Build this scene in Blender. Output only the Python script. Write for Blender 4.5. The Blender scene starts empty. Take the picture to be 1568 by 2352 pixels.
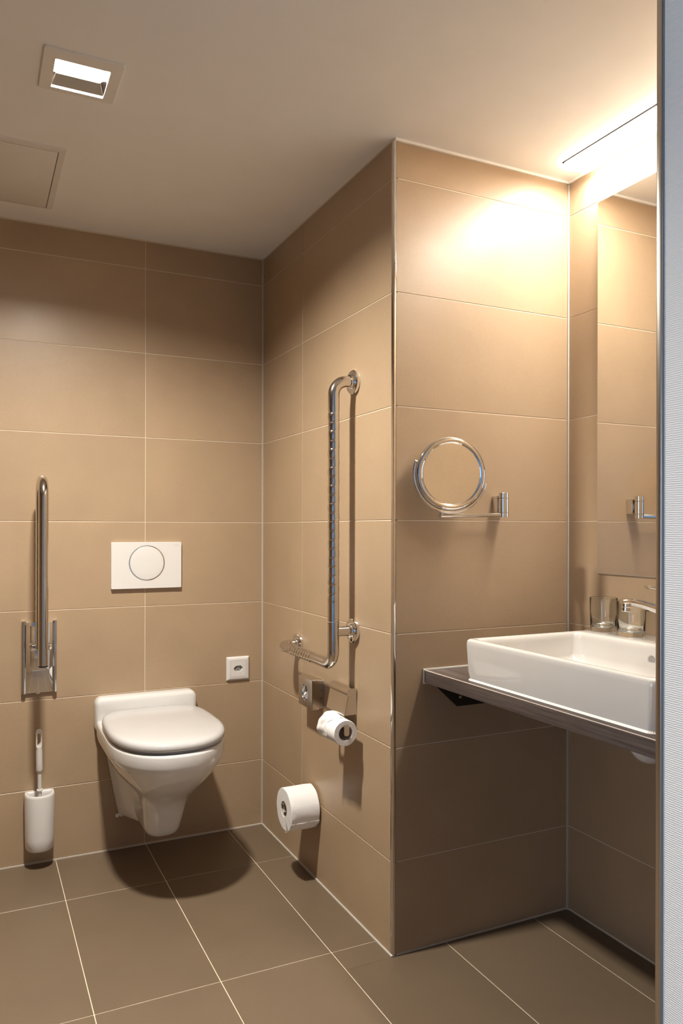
import bpy, bmesh, math, random
from mathutils import Vector, Matrix
random.seed(7)
scene = bpy.context.scene
col = scene.collection

# ------------------------------------------------------------------ camera
CAM = Vector((-0.9931, -2.7572, 1.1244))
YAW, ROLL, FPX, HOR = 0.4483, 0.0019, 1758.05, 1214.25
cam_d = bpy.data.cameras.new('camera')
cam_d.sensor_fit = 'HORIZONTAL'; cam_d.sensor_width = 36.0
cam_d.lens = FPX / 1568.0 * 36.0
cam_d.shift_y = (HOR - 1176.0) / 1568.0
cam_d.clip_start = 0.02
cam = bpy.data.objects.new('camera', cam_d); col.objects.link(cam)
fw = Vector((math.sin(YAW), math.cos(YAW), 0)); rt = Vector((math.cos(YAW), -math.sin(YAW), 0)); up = Vector((0, 0, 1))
rt2 = rt * math.cos(ROLL) + up * math.sin(ROLL); up2 = up * math.cos(ROLL) - rt * math.sin(ROLL)
cam.matrix_world = Matrix(((rt2.x, up2.x, -fw.x, CAM.x), (rt2.y, up2.y, -fw.y, CAM.y), (rt2.z, up2.z, -fw.z, CAM.z), (0, 0, 0, 1)))
scene.camera = cam

# ------------------------------------------------------------------ world and exposure
SKY = 5.4
DOWNLIGHT_W = 37.5
NICHE_W = 12.0
w = bpy.data.worlds.new('sky'); scene.world = w; w.use_nodes = True
bg = w.node_tree.nodes['Background']
bg.inputs['Color'].default_value = (0.64, 0.79, 1.0, 1); bg.inputs['Strength'].default_value = SKY
scene.view_settings.view_transform = 'Standard'
scene.view_settings.look = 'None'
scene.view_settings.gamma = 1.0
scene.view_settings.use_curve_mapping = False
scene.view_settings.exposure = 0.0

# daylight enters through the window of the room behind the camera: a portal steers the sky light
pd = bpy.data.lights.new('window_portal', 'AREA'); pd.shape = 'RECTANGLE'; pd.size = 2.3; pd.size_y = 2.1
pd.cycles.is_portal = True
po = bpy.data.objects.new('window_portal', pd); col.objects.link(po)
po.location = (-4.06, -3.35, 1.15); po.rotation_euler = (math.radians(90), 0, math.radians(-90))   # faces +x into the room

WARM = (1.0, 0.93, 0.83)
WARM2 = (1.0, 0.935, 0.84)
H, L, W = 2.1498, 1.006, 0.5927
NE = -1.906            # near end of the vanity niche
JX = -0.045            # face of the papered wall
Z0, TH = 0.2472, 0.300

# ------------------------------------------------------------------ materials
def nodes_of(name):
    m = bpy.data.materials.new(name); m.use_nodes = True
    nt = m.node_tree
    return m, nt, nt.nodes['Principled BSDF']
def plain(name, c, rough=0.5, metal=0.0, spec=0.5, coat=0.0, bump=None, emis=None, trans=0.0):
    m, nt, b = nodes_of(name)
    b.inputs['Roughness'].default_value = rough; b.inputs['Metallic'].default_value = metal
    b.inputs['Specular IOR Level'].default_value = spec; b.inputs['Coat Weight'].default_value = coat
    b.inputs['Coat Roughness'].default_value = 0.05
    b.inputs['Transmission Weight'].default_value = trans
    tc = nt.nodes.new('ShaderNodeTexCoord'); n = nt.nodes.new('ShaderNodeTexNoise')
    n.inputs['Scale'].default_value = 9.0; n.inputs['Detail'].default_value = 3.0
    nt.links.new(tc.outputs['Object'], n.inputs['Vector'])
    mr = nt.nodes.new('ShaderNodeMapRange'); mr.inputs['To Min'].default_value = 0.97; mr.inputs['To Max'].default_value = 1.03
    nt.links.new(n.outputs['Fac'], mr.inputs['Value'])
    mx = nt.nodes.new('ShaderNodeVectorMath'); mx.operation = 'SCALE'; mx.inputs[0].default_value = c
    nt.links.new(mr.outputs['Result'], mx.inputs['Scale']); nt.links.new(mx.outputs['Vector'], b.inputs['Base Color'])
    if bump:
        n2 = nt.nodes.new('ShaderNodeTexNoise'); n2.inputs['Scale'].default_value = bump[0]; n2.inputs['Detail'].default_value = 4
        nt.links.new(tc.outputs['Object'], n2.inputs['Vector'])
        bp = nt.nodes.new('ShaderNodeBump'); bp.inputs['Strength'].default_value = bump[1]; bp.inputs['Distance'].default_value = bump[2]
        nt.links.new(n2.outputs['Fac'], bp.inputs['Height']); nt.links.new(bp.outputs['Normal'], b.inputs['Normal'])
    if emis:
        b.inputs['Emission Color'].default_value = (*emis[0], 1); b.inputs['Emission Strength'].default_value = emis[1]
    return m
def tile_mat(name, c, rough):
    m, nt, b = nodes_of(name)
    tc = nt.nodes.new('ShaderNodeTexCoord'); oi = nt.nodes.new('ShaderNodeObjectInfo')
    ad = nt.nodes.new('ShaderNodeVectorMath'); ad.operation = 'ADD'
    sc = nt.nodes.new('ShaderNodeVectorMath'); sc.operation = 'SCALE'; sc.inputs[0].default_value = (31, 17, 23)
    nt.links.new(oi.outputs['Random'], sc.inputs['Scale'])
    nt.links.new(tc.outputs['Object'], ad.inputs[0]); nt.links.new(sc.outputs['Vector'], ad.inputs[1])
    def noise(s, d, lo, hi):
        n = nt.nodes.new('ShaderNodeTexNoise'); n.inputs['Scale'].default_value = s; n.inputs['Detail'].default_value = d
        nt.links.new(ad.outputs['Vector'], n.inputs['Vector'])
        r = nt.nodes.new('ShaderNodeMapRange'); r.inputs['From Min'].default_value = 0.25; r.inputs['From Max'].default_value = 0.75
        r.inputs['To Min'].default_value = lo; r.inputs['To Max'].default_value = hi
        nt.links.new(n.outputs['Fac'], r.inputs['Value']); return n, r
    _, a = noise(4.0, 4, 0.93, 1.07)
    _, f = noise(170.0, 2, 0.975, 1.025)
    v = nt.nodes.new('ShaderNodeMapRange'); v.inputs['To Min'].default_value = 0.965; v.inputs['To Max'].default_value = 1.035
    nt.links.new(oi.outputs['Random'], v.inputs['Value'])
    m1 = nt.nodes.new('ShaderNodeMath'); m1.operation = 'MULTIPLY'; nt.links.new(a.outputs[0], m1.inputs[0]); nt.links.new(f.outputs[0], m1.inputs[1])
    m2 = nt.nodes.new('ShaderNodeMath'); m2.operation = 'MULTIPLY'; nt.links.new(m1.outputs[0], m2.inputs[0]); nt.links.new(v.outputs[0], m2.inputs[1])
    cs = nt.nodes.new('ShaderNodeVectorMath'); cs.operation = 'SCALE'; cs.inputs[0].default_value = c
    nt.links.new(m2.outputs[0], cs.inputs['Scale']); nt.links.new(cs.outputs['Vector'], b.inputs['Base Color'])
    b.inputs['Specular IOR Level'].default_value = 0.5
    _, r = noise(9.0, 3, rough - 0.03, rough + 0.03)
    nt.links.new(r.outputs[0], b.inputs['Roughness'])
    n3 = nt.nodes.new('ShaderNodeTexNoise'); n3.inputs['Scale'].default_value = 260; nt.links.new(ad.outputs['Vector'], n3.inputs['Vector'])
    bp = nt.nodes.new('ShaderNodeBump'); bp.inputs['Strength'].default_value = 0.05; bp.inputs['Distance'].default_value = 0.0005
    nt.links.new(n3.outputs['Fac'], bp.inputs['Height']); nt.links.new(bp.outputs['Normal'], b.inputs['Normal'])
    return m
def wood_mat(name):
    m, nt, b = nodes_of(name)
    tc = nt.nodes.new('ShaderNodeTexCoord'); mp = nt.nodes.new('ShaderNodeMapping'); mp.inputs['Scale'].default_value = (60, 3.0, 90)
    n = nt.nodes.new('ShaderNodeTexNoise'); n.inputs['Scale'].default_value = 1.6; n.inputs['Detail'].default_value = 8; n.inputs['Roughness'].default_value = 0.65
    r = nt.nodes.new('ShaderNodeValToRGB')
    r.color_ramp.elements[0].position = 0.3; r.color_ramp.elements[0].color = (0.048, 0.036, 0.032, 1)
    r.color_ramp.elements[1].position = 0.72; r.color_ramp.elements[1].color = (0.130, 0.101, 0.090, 1)
    nt.links.new(tc.outputs['Object'], mp.inputs['Vector']); nt.links.new(mp.outputs['Vector'], n.inputs['Vector'])
    nt.links.new(n.outputs['Fac'], r.inputs['Fac']); nt.links.new(r.outputs['Color'], b.inputs['Base Color'])
    b.inputs['Roughness'].default_value = 0.42
    bp = nt.nodes.new('ShaderNodeBump'); bp.inputs['Strength'].default_value = 0.15; bp.inputs['Distance'].default_value = 0.001
    nt.links.new(n.outputs['Fac'], bp.inputs['Height']); nt.links.new(bp.outputs['Normal'], b.inputs['Normal'])
    return m
def paper_mat(name):
    m, nt, b = nodes_of(name)
    tc = nt.nodes.new('ShaderNodeTexCoord')
    wv = nt.nodes.new('ShaderNodeTexWave'); wv.bands_direction = 'Z'; wv.inputs['Scale'].default_value = 95.0
    wv.inputs['Distortion'].default_value = 2.2; wv.inputs['Detail'].default_value = 2.0; wv.inputs['Detail Scale'].default_value = 1.5
    nt.links.new(tc.outputs['Object'], wv.inputs['Vector'])
    n = nt.nodes.new('ShaderNodeTexNoise'); n.inputs['Scale'].default_value = 900; nt.links.new(tc.outputs['Object'], n.inputs['Vector'])
    mx = nt.nodes.new('ShaderNodeMath'); mx.operation = 'MULTIPLY_ADD'; mx.inputs[1].default_value = 0.25
    nt.links.new(n.outputs['Fac'], mx.inputs[0]); nt.links.new(wv.outputs['Fac'], mx.inputs[2])
    bp = nt.nodes.new('ShaderNodeBump'); bp.inputs['Strength'].default_value = 0.45; bp.inputs['Distance'].default_value = 0.0014
    nt.links.new(mx.outputs[0], bp.inputs['Height']); nt.links.new(bp.outputs['Normal'], b.inputs['Normal'])
    b.inputs['Base Color'].default_value = (0.86, 0.84, 0.80, 1); b.inputs['Roughness'].default_value = 0.75
    return m
M = {}
M['tile'] = tile_mat('wall_tile_porcelain', (0.425, 0.306, 0.194), 0.36)
M['floor_tile'] = tile_mat('floor_tile_porcelain', (0.160, 0.116, 0.075), 0.40)
M['grout'] = plain('beige_grout', (0.70, 0.60, 0.46), 0.85)
M['sealant'] = plain('grey_beige_sealant', (0.58, 0.53, 0.46), 0.55)
M['sealant_white'] = plain('white_sealant', (0.86, 0.83, 0.77), 0.45)
M['paint'] = plain('ceiling_paint', (0.89, 0.88, 0.86), 0.9, bump=(900, 0.06, 0.0005))
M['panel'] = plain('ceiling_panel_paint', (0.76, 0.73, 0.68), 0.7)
M['chrome'] = plain('chrome', (0.80, 0.79, 0.78), 0.05, 1.0)
M['steel'] = plain('polished_steel', (0.68, 0.65, 0.62), 0.14, 1.0)
M['brushed'] = plain('brushed_steel', (0.56, 0.52, 0.47), 0.28, 1.0)
M['ceramic'] = plain('white_ceramic', (0.76, 0.75, 0.735), 0.07, coat=0.5)
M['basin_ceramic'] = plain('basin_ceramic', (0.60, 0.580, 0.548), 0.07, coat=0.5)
M['plastic'] = plain('white_plastic', (0.77, 0.75, 0.725), 0.25)
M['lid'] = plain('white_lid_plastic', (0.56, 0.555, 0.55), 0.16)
M['grey_plastic'] = plain('grey_plastic', (0.30, 0.29, 0.28), 0.4)
M['black'] = plain('black_steel', (0.012, 0.012, 0.013), 0.4)
M['dark'] = plain('dark_void', (0.01, 0.01, 0.01), 0.8)
M['rubber'] = plain('seat_buffer_grey', (0.40, 0.41, 0.44), 0.4)
M['paper'] = plain('tissue_paper', (0.89, 0.88, 0.86), 0.95, spec=0.1, bump=(140, 0.35, 0.002))
M['card'] = plain('cardboard_core', (0.50, 0.44, 0.37), 0.9)
M['wood'] = wood_mat('dark_oak_laminate')
M['edge'] = plain('pale_edge_band', (0.62, 0.53, 0.46), 0.4)
M['mirror'] = plain('mirror_silver', (0.90, 0.90, 0.88), 0.0, 1.0)
M['mirror_edge'] = plain('mirror_edge_glass', (0.45, 0.43, 0.36), 0.2)
M['wallpaper'] = paper_mat('ribbed_wallpaper')
M['blue_bead'] = plain('blue_grey_bead', (0.19, 0.205, 0.23), 0.3)
M['room_paint'] = plain('room_paint', (0.45, 0.45, 0.45), 0.9)
M['far_paint'] = plain('blue_room_paint', (0.30, 0.50, 0.74), 0.8)
M['room_floor'] = plain('room_floor_oak', (0.30, 0.24, 0.18), 0.3)
M['ink'] = plain('pale_grey_print', (0.45, 0.44, 0.41), 0.5)
M['frame_white'] = plain('lamp_frame_white', (0.80, 0.78, 0.74), 0.35)
M['lamp'] = plain('lamp_panel', (0.9, 0.9, 0.9), 0.5, emis=((1.0, 0.93, 0.83), 14.0))
M['diffuser'] = plain('opal_diffuser', (0.9, 0.9, 0.9), 0.5, emis=((1.0, 0.92, 0.81), 13.0))
M['reflector'] = plain('reflector', (0.75, 0.75, 0.77), 0.06, 1.0)
m, nt, b = nodes_of('clear_glass')
b.inputs['Transmission Weight'].default_value = 1.0; b.inputs['Roughness'].default_value = 0.0; b.inputs['IOR'].default_value = 1.47
b.inputs['Base Color'].default_value = (0.97, 0.98, 0.96, 1); M['glass'] = m

# ------------------------------------------------------------------ helpers
def link(name, me, mat, parent=None):
    o = bpy.data.objects.new(name, me); col.objects.link(o)
    if mat and not me.materials: me.materials.append(M[mat])
    if parent:
        o.parent = parent
        o.matrix_parent_inverse = Matrix.Translation(-parent.location)
    return o
def finish(bm, name, mat, parent=None, smooth=35, origin=None):
    bmesh.ops.remove_doubles(bm, verts=bm.verts, dist=1e-6)
    bmesh.ops.recalc_face_normals(bm, faces=bm.faces)
    if origin is None and bm.verts:
        xs = [v.co for v in bm.verts]
        origin = Vector([(min(c[i] for c in xs) + max(c[i] for c in xs)) / 2 for i in range(3)])
    origin = Vector(origin)
    for v in bm.verts: v.co -= origin
    me = bpy.data.meshes.new(name); bm.to_mesh(me); bm.free()
    if smooth:
        me.shade_smooth(); me.set_sharp_from_angle(angle=math.radians(smooth))
    o = link(name, me, mat, None)
    o.location = origin
    if parent:
        o.parent = parent; o.location = origin - parent.location
    return o
def thing(name, label, cat, loc, group=None):
    o = bpy.data.objects.new(name, None); col.objects.link(o); o.location = loc; o.empty_display_size = 0.05
    return tag(o, label, cat, group)
def tag(o, label, cat, group=None, kind=None):
    o['label'] = label; o['category'] = cat
    if group: o['group'] = group
    if kind: o['kind'] = kind
    return o
def add_box(bm, lo, hi, bev=0.0, seg=2):
    lo, hi = Vector(lo), Vector(hi)
    r = bmesh.ops.create_cube(bm, size=1.0)
    for v in r['verts']:
        v.co = Vector(((lo[i] + hi[i]) / 2 + v.co[i] * (hi[i] - lo[i])) for i in range(3)) if False else Vector([(lo[i] + hi[i]) / 2 + v.co[i] * (hi[i] - lo[i]) for i in range(3)])
    if bev:
        es = list({e for v in r['verts'] for e in v.link_edges})
        bmesh.ops.bevel(bm, geom=es, offset=bev, segments=seg, affect='EDGES', profile=0.5)
def box(name, lo, hi, mat, parent=None, bev=0.0, seg=2):
    bm = bmesh.new(); add_box(bm, lo, hi, bev, seg); return finish(bm, name, mat, parent)
def add_loft(bm, loops, cap0=True, cap1=True, ring=False):
    vs = [[bm.verts.new(p) for p in lp] for lp in loops]; n = len(vs[0])
    pairs = list(zip(vs[:-1], vs[1:]))
    if ring: pairs.append((vs[-1], vs[0]))
    for a, c in pairs:
        for i in range(n):
            j = (i + 1) % n
            bm.faces.new((a[i], a[j], c[j], c[i]))
    if not ring:
        if cap0: bm.faces.new(list(reversed(vs[0])))
        if cap1: bm.faces.new(vs[-1])
def loft(name, loops, mat, parent=None, cap0=True, cap1=True, ring=False, smooth=35):
    bm = bmesh.new(); add_loft(bm, loops, cap0, cap1, ring); return finish(bm, name, mat, parent, smooth)
def rr(cx, cy, ww, hh, r, n=32):
    m = n // 4; out = []
    for k, (sx, sy) in enumerate(((1, 1), (-1, 1), (-1, -1), (1, -1))):
        for j in range(m):
            a = math.radians(90 * k + 90 * j / (m - 1))
            out.append((cx + sx * (ww / 2 - r) + r * math.cos(a), cy + sy * (hh / 2 - r) + r * math.sin(a)))
    return out
def circ(cx, cy, r, n=32, ry=None):
    ry = r if ry is None else ry
    return [(cx + r * math.cos(2 * math.pi * (i + .5) / n), cy + ry * math.sin(2 * math.pi * (i + .5) / n)) for i in range(n)]
def on_back(pts, d): return [(a, -d, b_) for a, b_ in pts]        # wall y = 0, a = x, b = z
def on_side(pts, d): return [(-d, a, b_) for a, b_ in pts]        # wall x = 0, a = y, b = z
def on_niche(pts, d): return [(a, -L - d, b_) for a, b_ in pts]
def flat(pts, z): return [(a, b_, z) for a, b_ in pts]
def lathe_loops(origin, axis, prof, n=32):
    ax = Vector(axis).normalized(); t = Vector((0, 0, 1)) if abs(ax.z) < 0.9 else Vector((1, 0, 0))
    u = ax.cross(t).normalized(); v = ax.cross(u); o = Vector(origin)
    return [[o + ax * h + (u * math.cos(2 * math.pi * i / n) + v * math.sin(2 * math.pi * i / n)) * r for i in range(n)] for h, r in prof]
def lathe(name, origin, axis, prof, mat, parent=None, n=32, smooth=35, ring=False):
    return loft(name, lathe_loops(origin, axis, prof, n), mat, parent, ring=ring, smooth=smooth)
def bend(pts, R, seg=10):
    """polyline with rounded corners"""
    pts = [Vector(p) for p in pts]; out = [pts[0]]
    for i in range(1, len(pts) - 1):
        a, p, c = pts[i - 1], pts[i], pts[i + 1]
        d1, d2 = (a - p).normalized(), (c - p).normalized()
        ang = d1.angle(d2); t = R / math.tan(ang / 2)
        s, e = p + d1 * t, p + d2 * t
        ctr = p + (d1 + d2).normalized() * (R / math.sin(ang / 2))
        va, vb = s - ctr, e - ctr; tot = va.angle(vb); axn = va.cross(vb).normalized()
        for k in range(seg + 1):
            out.append(ctr + Matrix.Rotation(tot * k / seg, 3, axn) @ va)
    out.append(pts[-1]); return out
def tube_loops(path, rad, n=24):
    path = [Vector(p) for p in path]; N = len(path)
    rad = [rad] * N if not isinstance(rad, (list, tuple)) else rad
    tans = []
    for i in range(N):
        tans.append((path[min(i + 1, N - 1)] - path[max(i - 1, 0)]).normalized())
    t0 = tans[0]; ref = Vector((0, 0, 1)) if abs(t0.z) < 0.9 else Vector((0, 1, 0))
    u = t0.cross(ref).normalized(); loops = []
    for i in range(N):
        if i:
            q = tans[i - 1].rotation_difference(tans[i]); u = q @ u
        v = tans[i].cross(u)
        loops.append([path[i] + (u * math.cos(2 * math.pi * k / n) + v * math.sin(2 * math.pi * k / n)) * rad[i] for k in range(n)])
    return loops
def tube(name, path, rad, mat, parent=None, n=24, smooth=40):
    return loft(name, tube_loops(path, rad, n), mat, parent, smooth=smooth)
def dloop(xc, w_, yb, yf, yc, nf=2.2, nb=7.0, n=64, taper=0.0):
    """D-shaped outline: rounded front at yf, boxy back at yb"""
    out = []
    for i in range(n):
        t = 2 * math.pi * (i + .5) / n; c, s = math.cos(t), math.sin(t)
        if s < 0:
            x = w_ * math.copysign(abs(c) ** (2 / nf), c); y = yc - (yc - yf) * abs(s) ** (2 / nf)
        else:
            x = w_ * math.copysign(abs(c) ** (2 / nb), c); y = yc + (yb - yc) * abs(s) ** (2 / nb)
            x *= 1 - taper * (y - yc) / max(yb - yc, 1e-6)
        out.append((xc + x, y))
    return out

# ------------------------------------------------------------------ room shell
JT = 0.0024            # joint width
_tiles = {}
def tile_mesh(sx, sy, sz, axis, mat):
    key = (round(sx, 4), round(sy, 4), round(sz, 4), axis, mat)
    if key not in _tiles:
        bm = bmesh.new(); add_box(bm, (-sx / 2, -sy / 2, -sz / 2), (sx / 2, sy / 2, sz / 2), 0.0009, 1)
        bmesh.ops.recalc_face_normals(bm, faces=bm.faces)
        me = bpy.data.meshes.new('tile'); bm.to_mesh(me); bm.free(); me.materials.append(M[mat]); _tiles[key] = me
    return _tiles[key]
def put_tile(lo, hi, axis, mat, parent):
    s = [hi[i] - lo[i] for i in range(3)]
    o = bpy.data.objects.new('tile', tile_mesh(*s, axis, mat)); col.objects.link(o)
    o.parent = parent
    o.location = Vector([(lo[i] + hi[i]) / 2 for i in range(3)]) - parent.location
ROWS = [0.004] + [Z0 + TH * k for k in range(7)] + [H - 0.004]
def tiled(parent, axis, face, sign, joints, rows=ROWS, depth=0.008):
    """tiles on a wall whose face is at `face`, body on the `sign` side; joints along the other horizontal axis"""
    for a0, a1 in zip(joints[:-1], joints[1:]):
        for z0, z1 in zip(rows[:-1], rows[1:]):
            lo = [0, 0, z0 + JT / 2]; hi = [0, 0, z1 - JT / 2]
            o_ = 1 - axis
            lo[o_], hi[o_] = min(a0, a1) + JT / 2, max(a0, a1) - JT / 2
            f0, f1 = face, face + sign * depth
            lo[axis], hi[axis] = min(f0, f1), max(f0, f1)
            put_tile(lo, hi, axis, 'tile', parent)
G = 0.0012             # grout recess
XL = -3.40
floor = box('floor', (XL - 0.1, NE - 0.13, -0.10), (W + 0.12, 0.10, -G), 'grout')
tag(floor, 'matt brown porcelain floor tiles with beige joints', 'floor', kind='structure')
fxs = [-0.1348 - 0.3022 * k for k in range(-2, 12)][::-1]
fys = [-0.3146 - 0.6015 * k for k in range(0, 4)]
fx_all = [XL] + [x for x in fxs if XL + .02 < x < W - .02] + [W]
fy_all = [0.0] + [y for y in fys if y > NE - .12] + [NE - .12]
for x0, x1 in zip(fx_all[:-1], fx_all[1:]):
    for y0, y1 in zip(fy_all[:-1], fy_all[1:]):
        # clip against the shaft (x>0, y>-L) and the papered wall (x>JX, y<NE)
        xa, xb, ya, yb = x0 + JT / 2, x1 - JT / 2, y1 + JT / 2, y0 - JT / 2
        parts = [(xa, xb, ya, yb)]
        res = []
        for (p, q, r, s) in parts:
            if p >= -0.001:
                s = min(s, -L); r = max(r, NE)
                if s - r > 0.01: res.append((p, q, r, s))
            elif q <= JX:
                res.append((p, q, r, s))
            else:
                if s > -L:
                    res.append((p, min(q, -0.004), max(r, -L), s))
                    if r < -L: res.append((p, q, r, -L))
                elif r < NE:
                    if s > NE: res.append((p, q, NE, s))
                    res.append((p, min(q, JX), r, min(s, NE)))
                else: res.append((p, q, r, s))
        for (p, q, r, s) in res:
            if q - p > 0.012 and s - r > 0.012: put_tile((p, r, -0.008), (q, s, 0.0), 2, 'floor_tile', floor)

wall_back = box('wall_back', (XL, G, 0), (0.0, 0.12, H), 'grout'); tag(wall_back, 'taupe tiled wall behind the toilet', 'wall', kind='structure')
tiled(wall_back, 1, 0.0, 1, [XL, -2.8416, -2.2416, -1.6416, -1.0416, -0.4416, -0.003])
wall_right = box('wall_right', (G, -L + 0.012, 0), (0.12, 0.12, H), 'grout'); tag(wall_right, 'taupe tiled side wall carrying the angled grab bar', 'wall', kind='structure')
tiled(wall_right, 0, 0.0, 1, [-0.003, -0.3894, -L + 0.0105])
wall_niche = box('wall_niche', (0.012, -L + G, 0), (W + 0.12, -L + 0.12, H), 'grout'); tag(wall_niche, 'taupe tiled niche wall with the shaving mirror', 'wall', kind='structure')
tiled(wall_niche, 1, -L, 1, [0.0065, W - 0.003])
wall_vanity = box('wall_vanity', (W + G, NE - 0.12, 0), (W + 0.12, -L, H), 'grout'); tag(wall_vanity, 'taupe tiled wall behind the washbasin', 'wall', kind='structure')
tiled(wall_vanity, 0, W, 1, [-L - 0.003, -L - 0.6, NE])
wall_near = box('wall_near', (JX + 0.010, NE - 0.12, 0), (W, NE - G, H), 'grout'); tag(wall_near, 'tiled near end wall of the vanity niche', 'wall', kind='structure')
tiled(wall_near, 1, NE, -1, [JX + 0.010, W - 0.003])
wall_paper = box('wall_papered', (JX, -4.8, 0), (JX + 0.25, NE - 0.010, 2.45), 'wallpaper'); tag(wall_paper, 'white ribbed wallpaper wall at the right picture edge', 'wall', kind='structure')
wall_left = box('wall_left', (XL - 0.1, NE, 0), (XL, 0.1, H), 'tile'); tag(wall_left, 'tiled left bathroom wall', 'wall', kind='structure')
FW0, FW1 = NE - 0.13, NE
wf = box('wall_front', (XL - 0.1, FW0, 0), (-1.14, FW1, H), 'tile'); tag(wf, 'tiled front wall beside the doorway', 'wall', kind='structure')
hd = box('wall_header', (-1.14, FW0, 2.02), (JX, FW1, H), 'room_paint'); tag(hd, 'painted lintel above the doorway', 'wall', kind='structure')

# ceiling with an opening for the square downlight
DX, DY, DA = -0.7755, -0.930, 0.058
bm = bmesh.new()
for lo, hi in (((XL - .1, NE - 0.13, H), (DX - DA, 0.12, H + .1)), ((DX + DA, NE - 0.13, H), (W + .12, 0.12, H + .1)),
               ((DX - DA, NE - 0.13, H), (DX + DA, DY - DA, H + .1)), ((DX - DA, DY + DA, H), (DX + DA, 0.12, H + .1))):
    add_box(bm, lo, hi)
ceil = finish(bm, 'ceiling', 'paint', smooth=0); tag(ceil, 'white painted bathroom ceiling', 'ceiling', kind='structure')

# sealant lines and edge trims
def trim(i, lo, hi, mat, label, bev=0.0):
    o = box('trim_%d' % i, lo, hi, mat, bev=bev); tag(o, label, 'trim', kind='structure'); return o
trim(1, (-0.0035, -0.0035, 0), (0.004, 0.004, H), 'sealant', 'vertical sealant joint between toilet wall and side wall')
trim(2, (W - 0.0040, -L - 0.0040, 0), (W + .004, -L + .004, H), 'sealant', 'vertical sealant joint in the niche corner')
trim(3, (XL, -0.004, 0), (0, 0.004, 0.0035), 'sealant', 'floor sealant joint below the toilet wall')
trim(4, (-0.004, -L, 0), (0.004, 0, 0.0035), 'sealant', 'floor sealant joint below the side wall')
trim(5, (0.002, -L - 0.006, H - 0.007), (W, -L + .004, H), 'sealant_white', 'white ceiling sealant above the niche wall')
trim(6, (W - 0.006, NE, H - 0.007), (W + .004, -L, H), 'sealant_white', 'white ceiling sealant above the washbasin wall')
# chrome outer corner profile of the shaft
bm = bmesh.new()
prof = [(0.012, -L + 0.001), (0.012, -L - 0.0008), (0.006, -L - 0.0012), (0.0012, -L - 0.0008), (-0.0008, -L + 0.0012), (-0.0012, -L + 0.006), (-0.0008, -L + 0.0105), (0.004, -L + 0.0105), (0.004, -L + 0.004), (0.008, -L + 0.004)]
prof = [(0.0065, -L + 0.004), (0.0065, -L - 0.0010), (0.0025, -L - 0.0012), (0.0, -L - 0.0004), (-0.0008, -L + 0.0020), (-0.0010, -L + 0.0105), (0.004, -L + 0.0105), (0.004, -L + 0.004)]
add_loft(bm, [flat(prof, 0.002), flat(prof, H - 0.001)])
t7 = finish(bm, 'trim_7', 'chrome', smooth=50); tag(t7, 'polished chrome edge profile on the outer wall corner', 'trim', kind='structure')
bm = bmesh.new()
add_box(bm, (JX - 0.002, NE - 0.0095, 0), (JX + 0.0095, NE + 0.001, H), 0.0012, 2)
t8 = finish(bm, 'trim_8', 'brushed', smooth=50); tag(t8, 'steel edge profile at the end of the papered wall', 'trim', kind='structure')
bm = bmesh.new(); add_box(bm, (JX - 0.0025, NE - 0.0130, 0), (JX + 0.002, NE - 0.0100, H), 0.0015, 2)
t9 = finish(bm, 'trim_9', 'blue_bead', smooth=50); tag(t9, 'blue grey bead between steel profile and wallpaper', 'trim', kind='structure')

# the room behind the camera, its window on the left gives the daylight
RY = NE - 0.13
rf = box('floor_room', (-4.1, -4.9, -0.1), (JX, RY, 0.0), 'room_floor'); tag(rf, 'oak floor of the adjoining room', 'floor', kind='structure')
rc = box('ceiling_room', (-4.1, -4.9, 2.45), (JX + .25, RY + .13, 2.55), 'room_paint'); tag(rc, 'white ceiling of the adjoining room', 'ceiling', kind='structure')
bm = bmesh.new(); add_box(bm, (-4.1, RY, 0), (XL - .1, RY + .13, 2.45)); add_box(bm, (XL - .1, RY, H + .1), (JX + .25, RY + .13, 2.45))
o = finish(bm, 'wall_room_bath', 'room_paint', smooth=0); tag(o, 'painted wall of the adjoining room around the bathroom', 'wall', kind='structure')
o = box('wall_room_far', (-4.1, -4.9, 0), (JX, -4.8, 2.45), 'far_paint'); tag(o, 'far wall of the adjoining room', 'wall', kind='structure')
bm = bmesh.new()
for lo, hi in (((-4.2, -4.8, 0), (-4.1, -4.5, 2.45)), ((-4.2, -2.2, 0), (-4.1, RY, 2.45)), ((-4.2, -4.5, 0), (-4.1, -2.2, .10)), ((-4.2, -4.5, 2.2), (-4.1, -2.2, 2.45))): add_box(bm, lo, hi)
o = finish(bm, 'wall_room_window', 'room_paint', smooth=0); tag(o, 'window wall of the adjoining room', 'wall', kind='structure')
wn = thing('window_1', 'tall window of the adjoining room', 'window', (-4.15, -3.35, 0.10)); wn['kind'] = 'structure'
for lo, hi in (((-4.17, -4.5, .10), (-4.12, -4.44, 2.2)), ((-4.17, -2.26, .10), (-4.12, -2.2, 2.2)), ((-4.17, -3.38, .16), (-4.12, -3.32, 2.14)), ((-4.17, -4.44, .10), (-4.12, -2.26, .16)), ((-4.17, -4.44, 2.14), (-4.12, -2.26, 2.2))):
    box('window_frame', lo, hi, 'frame_white', wn)

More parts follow.
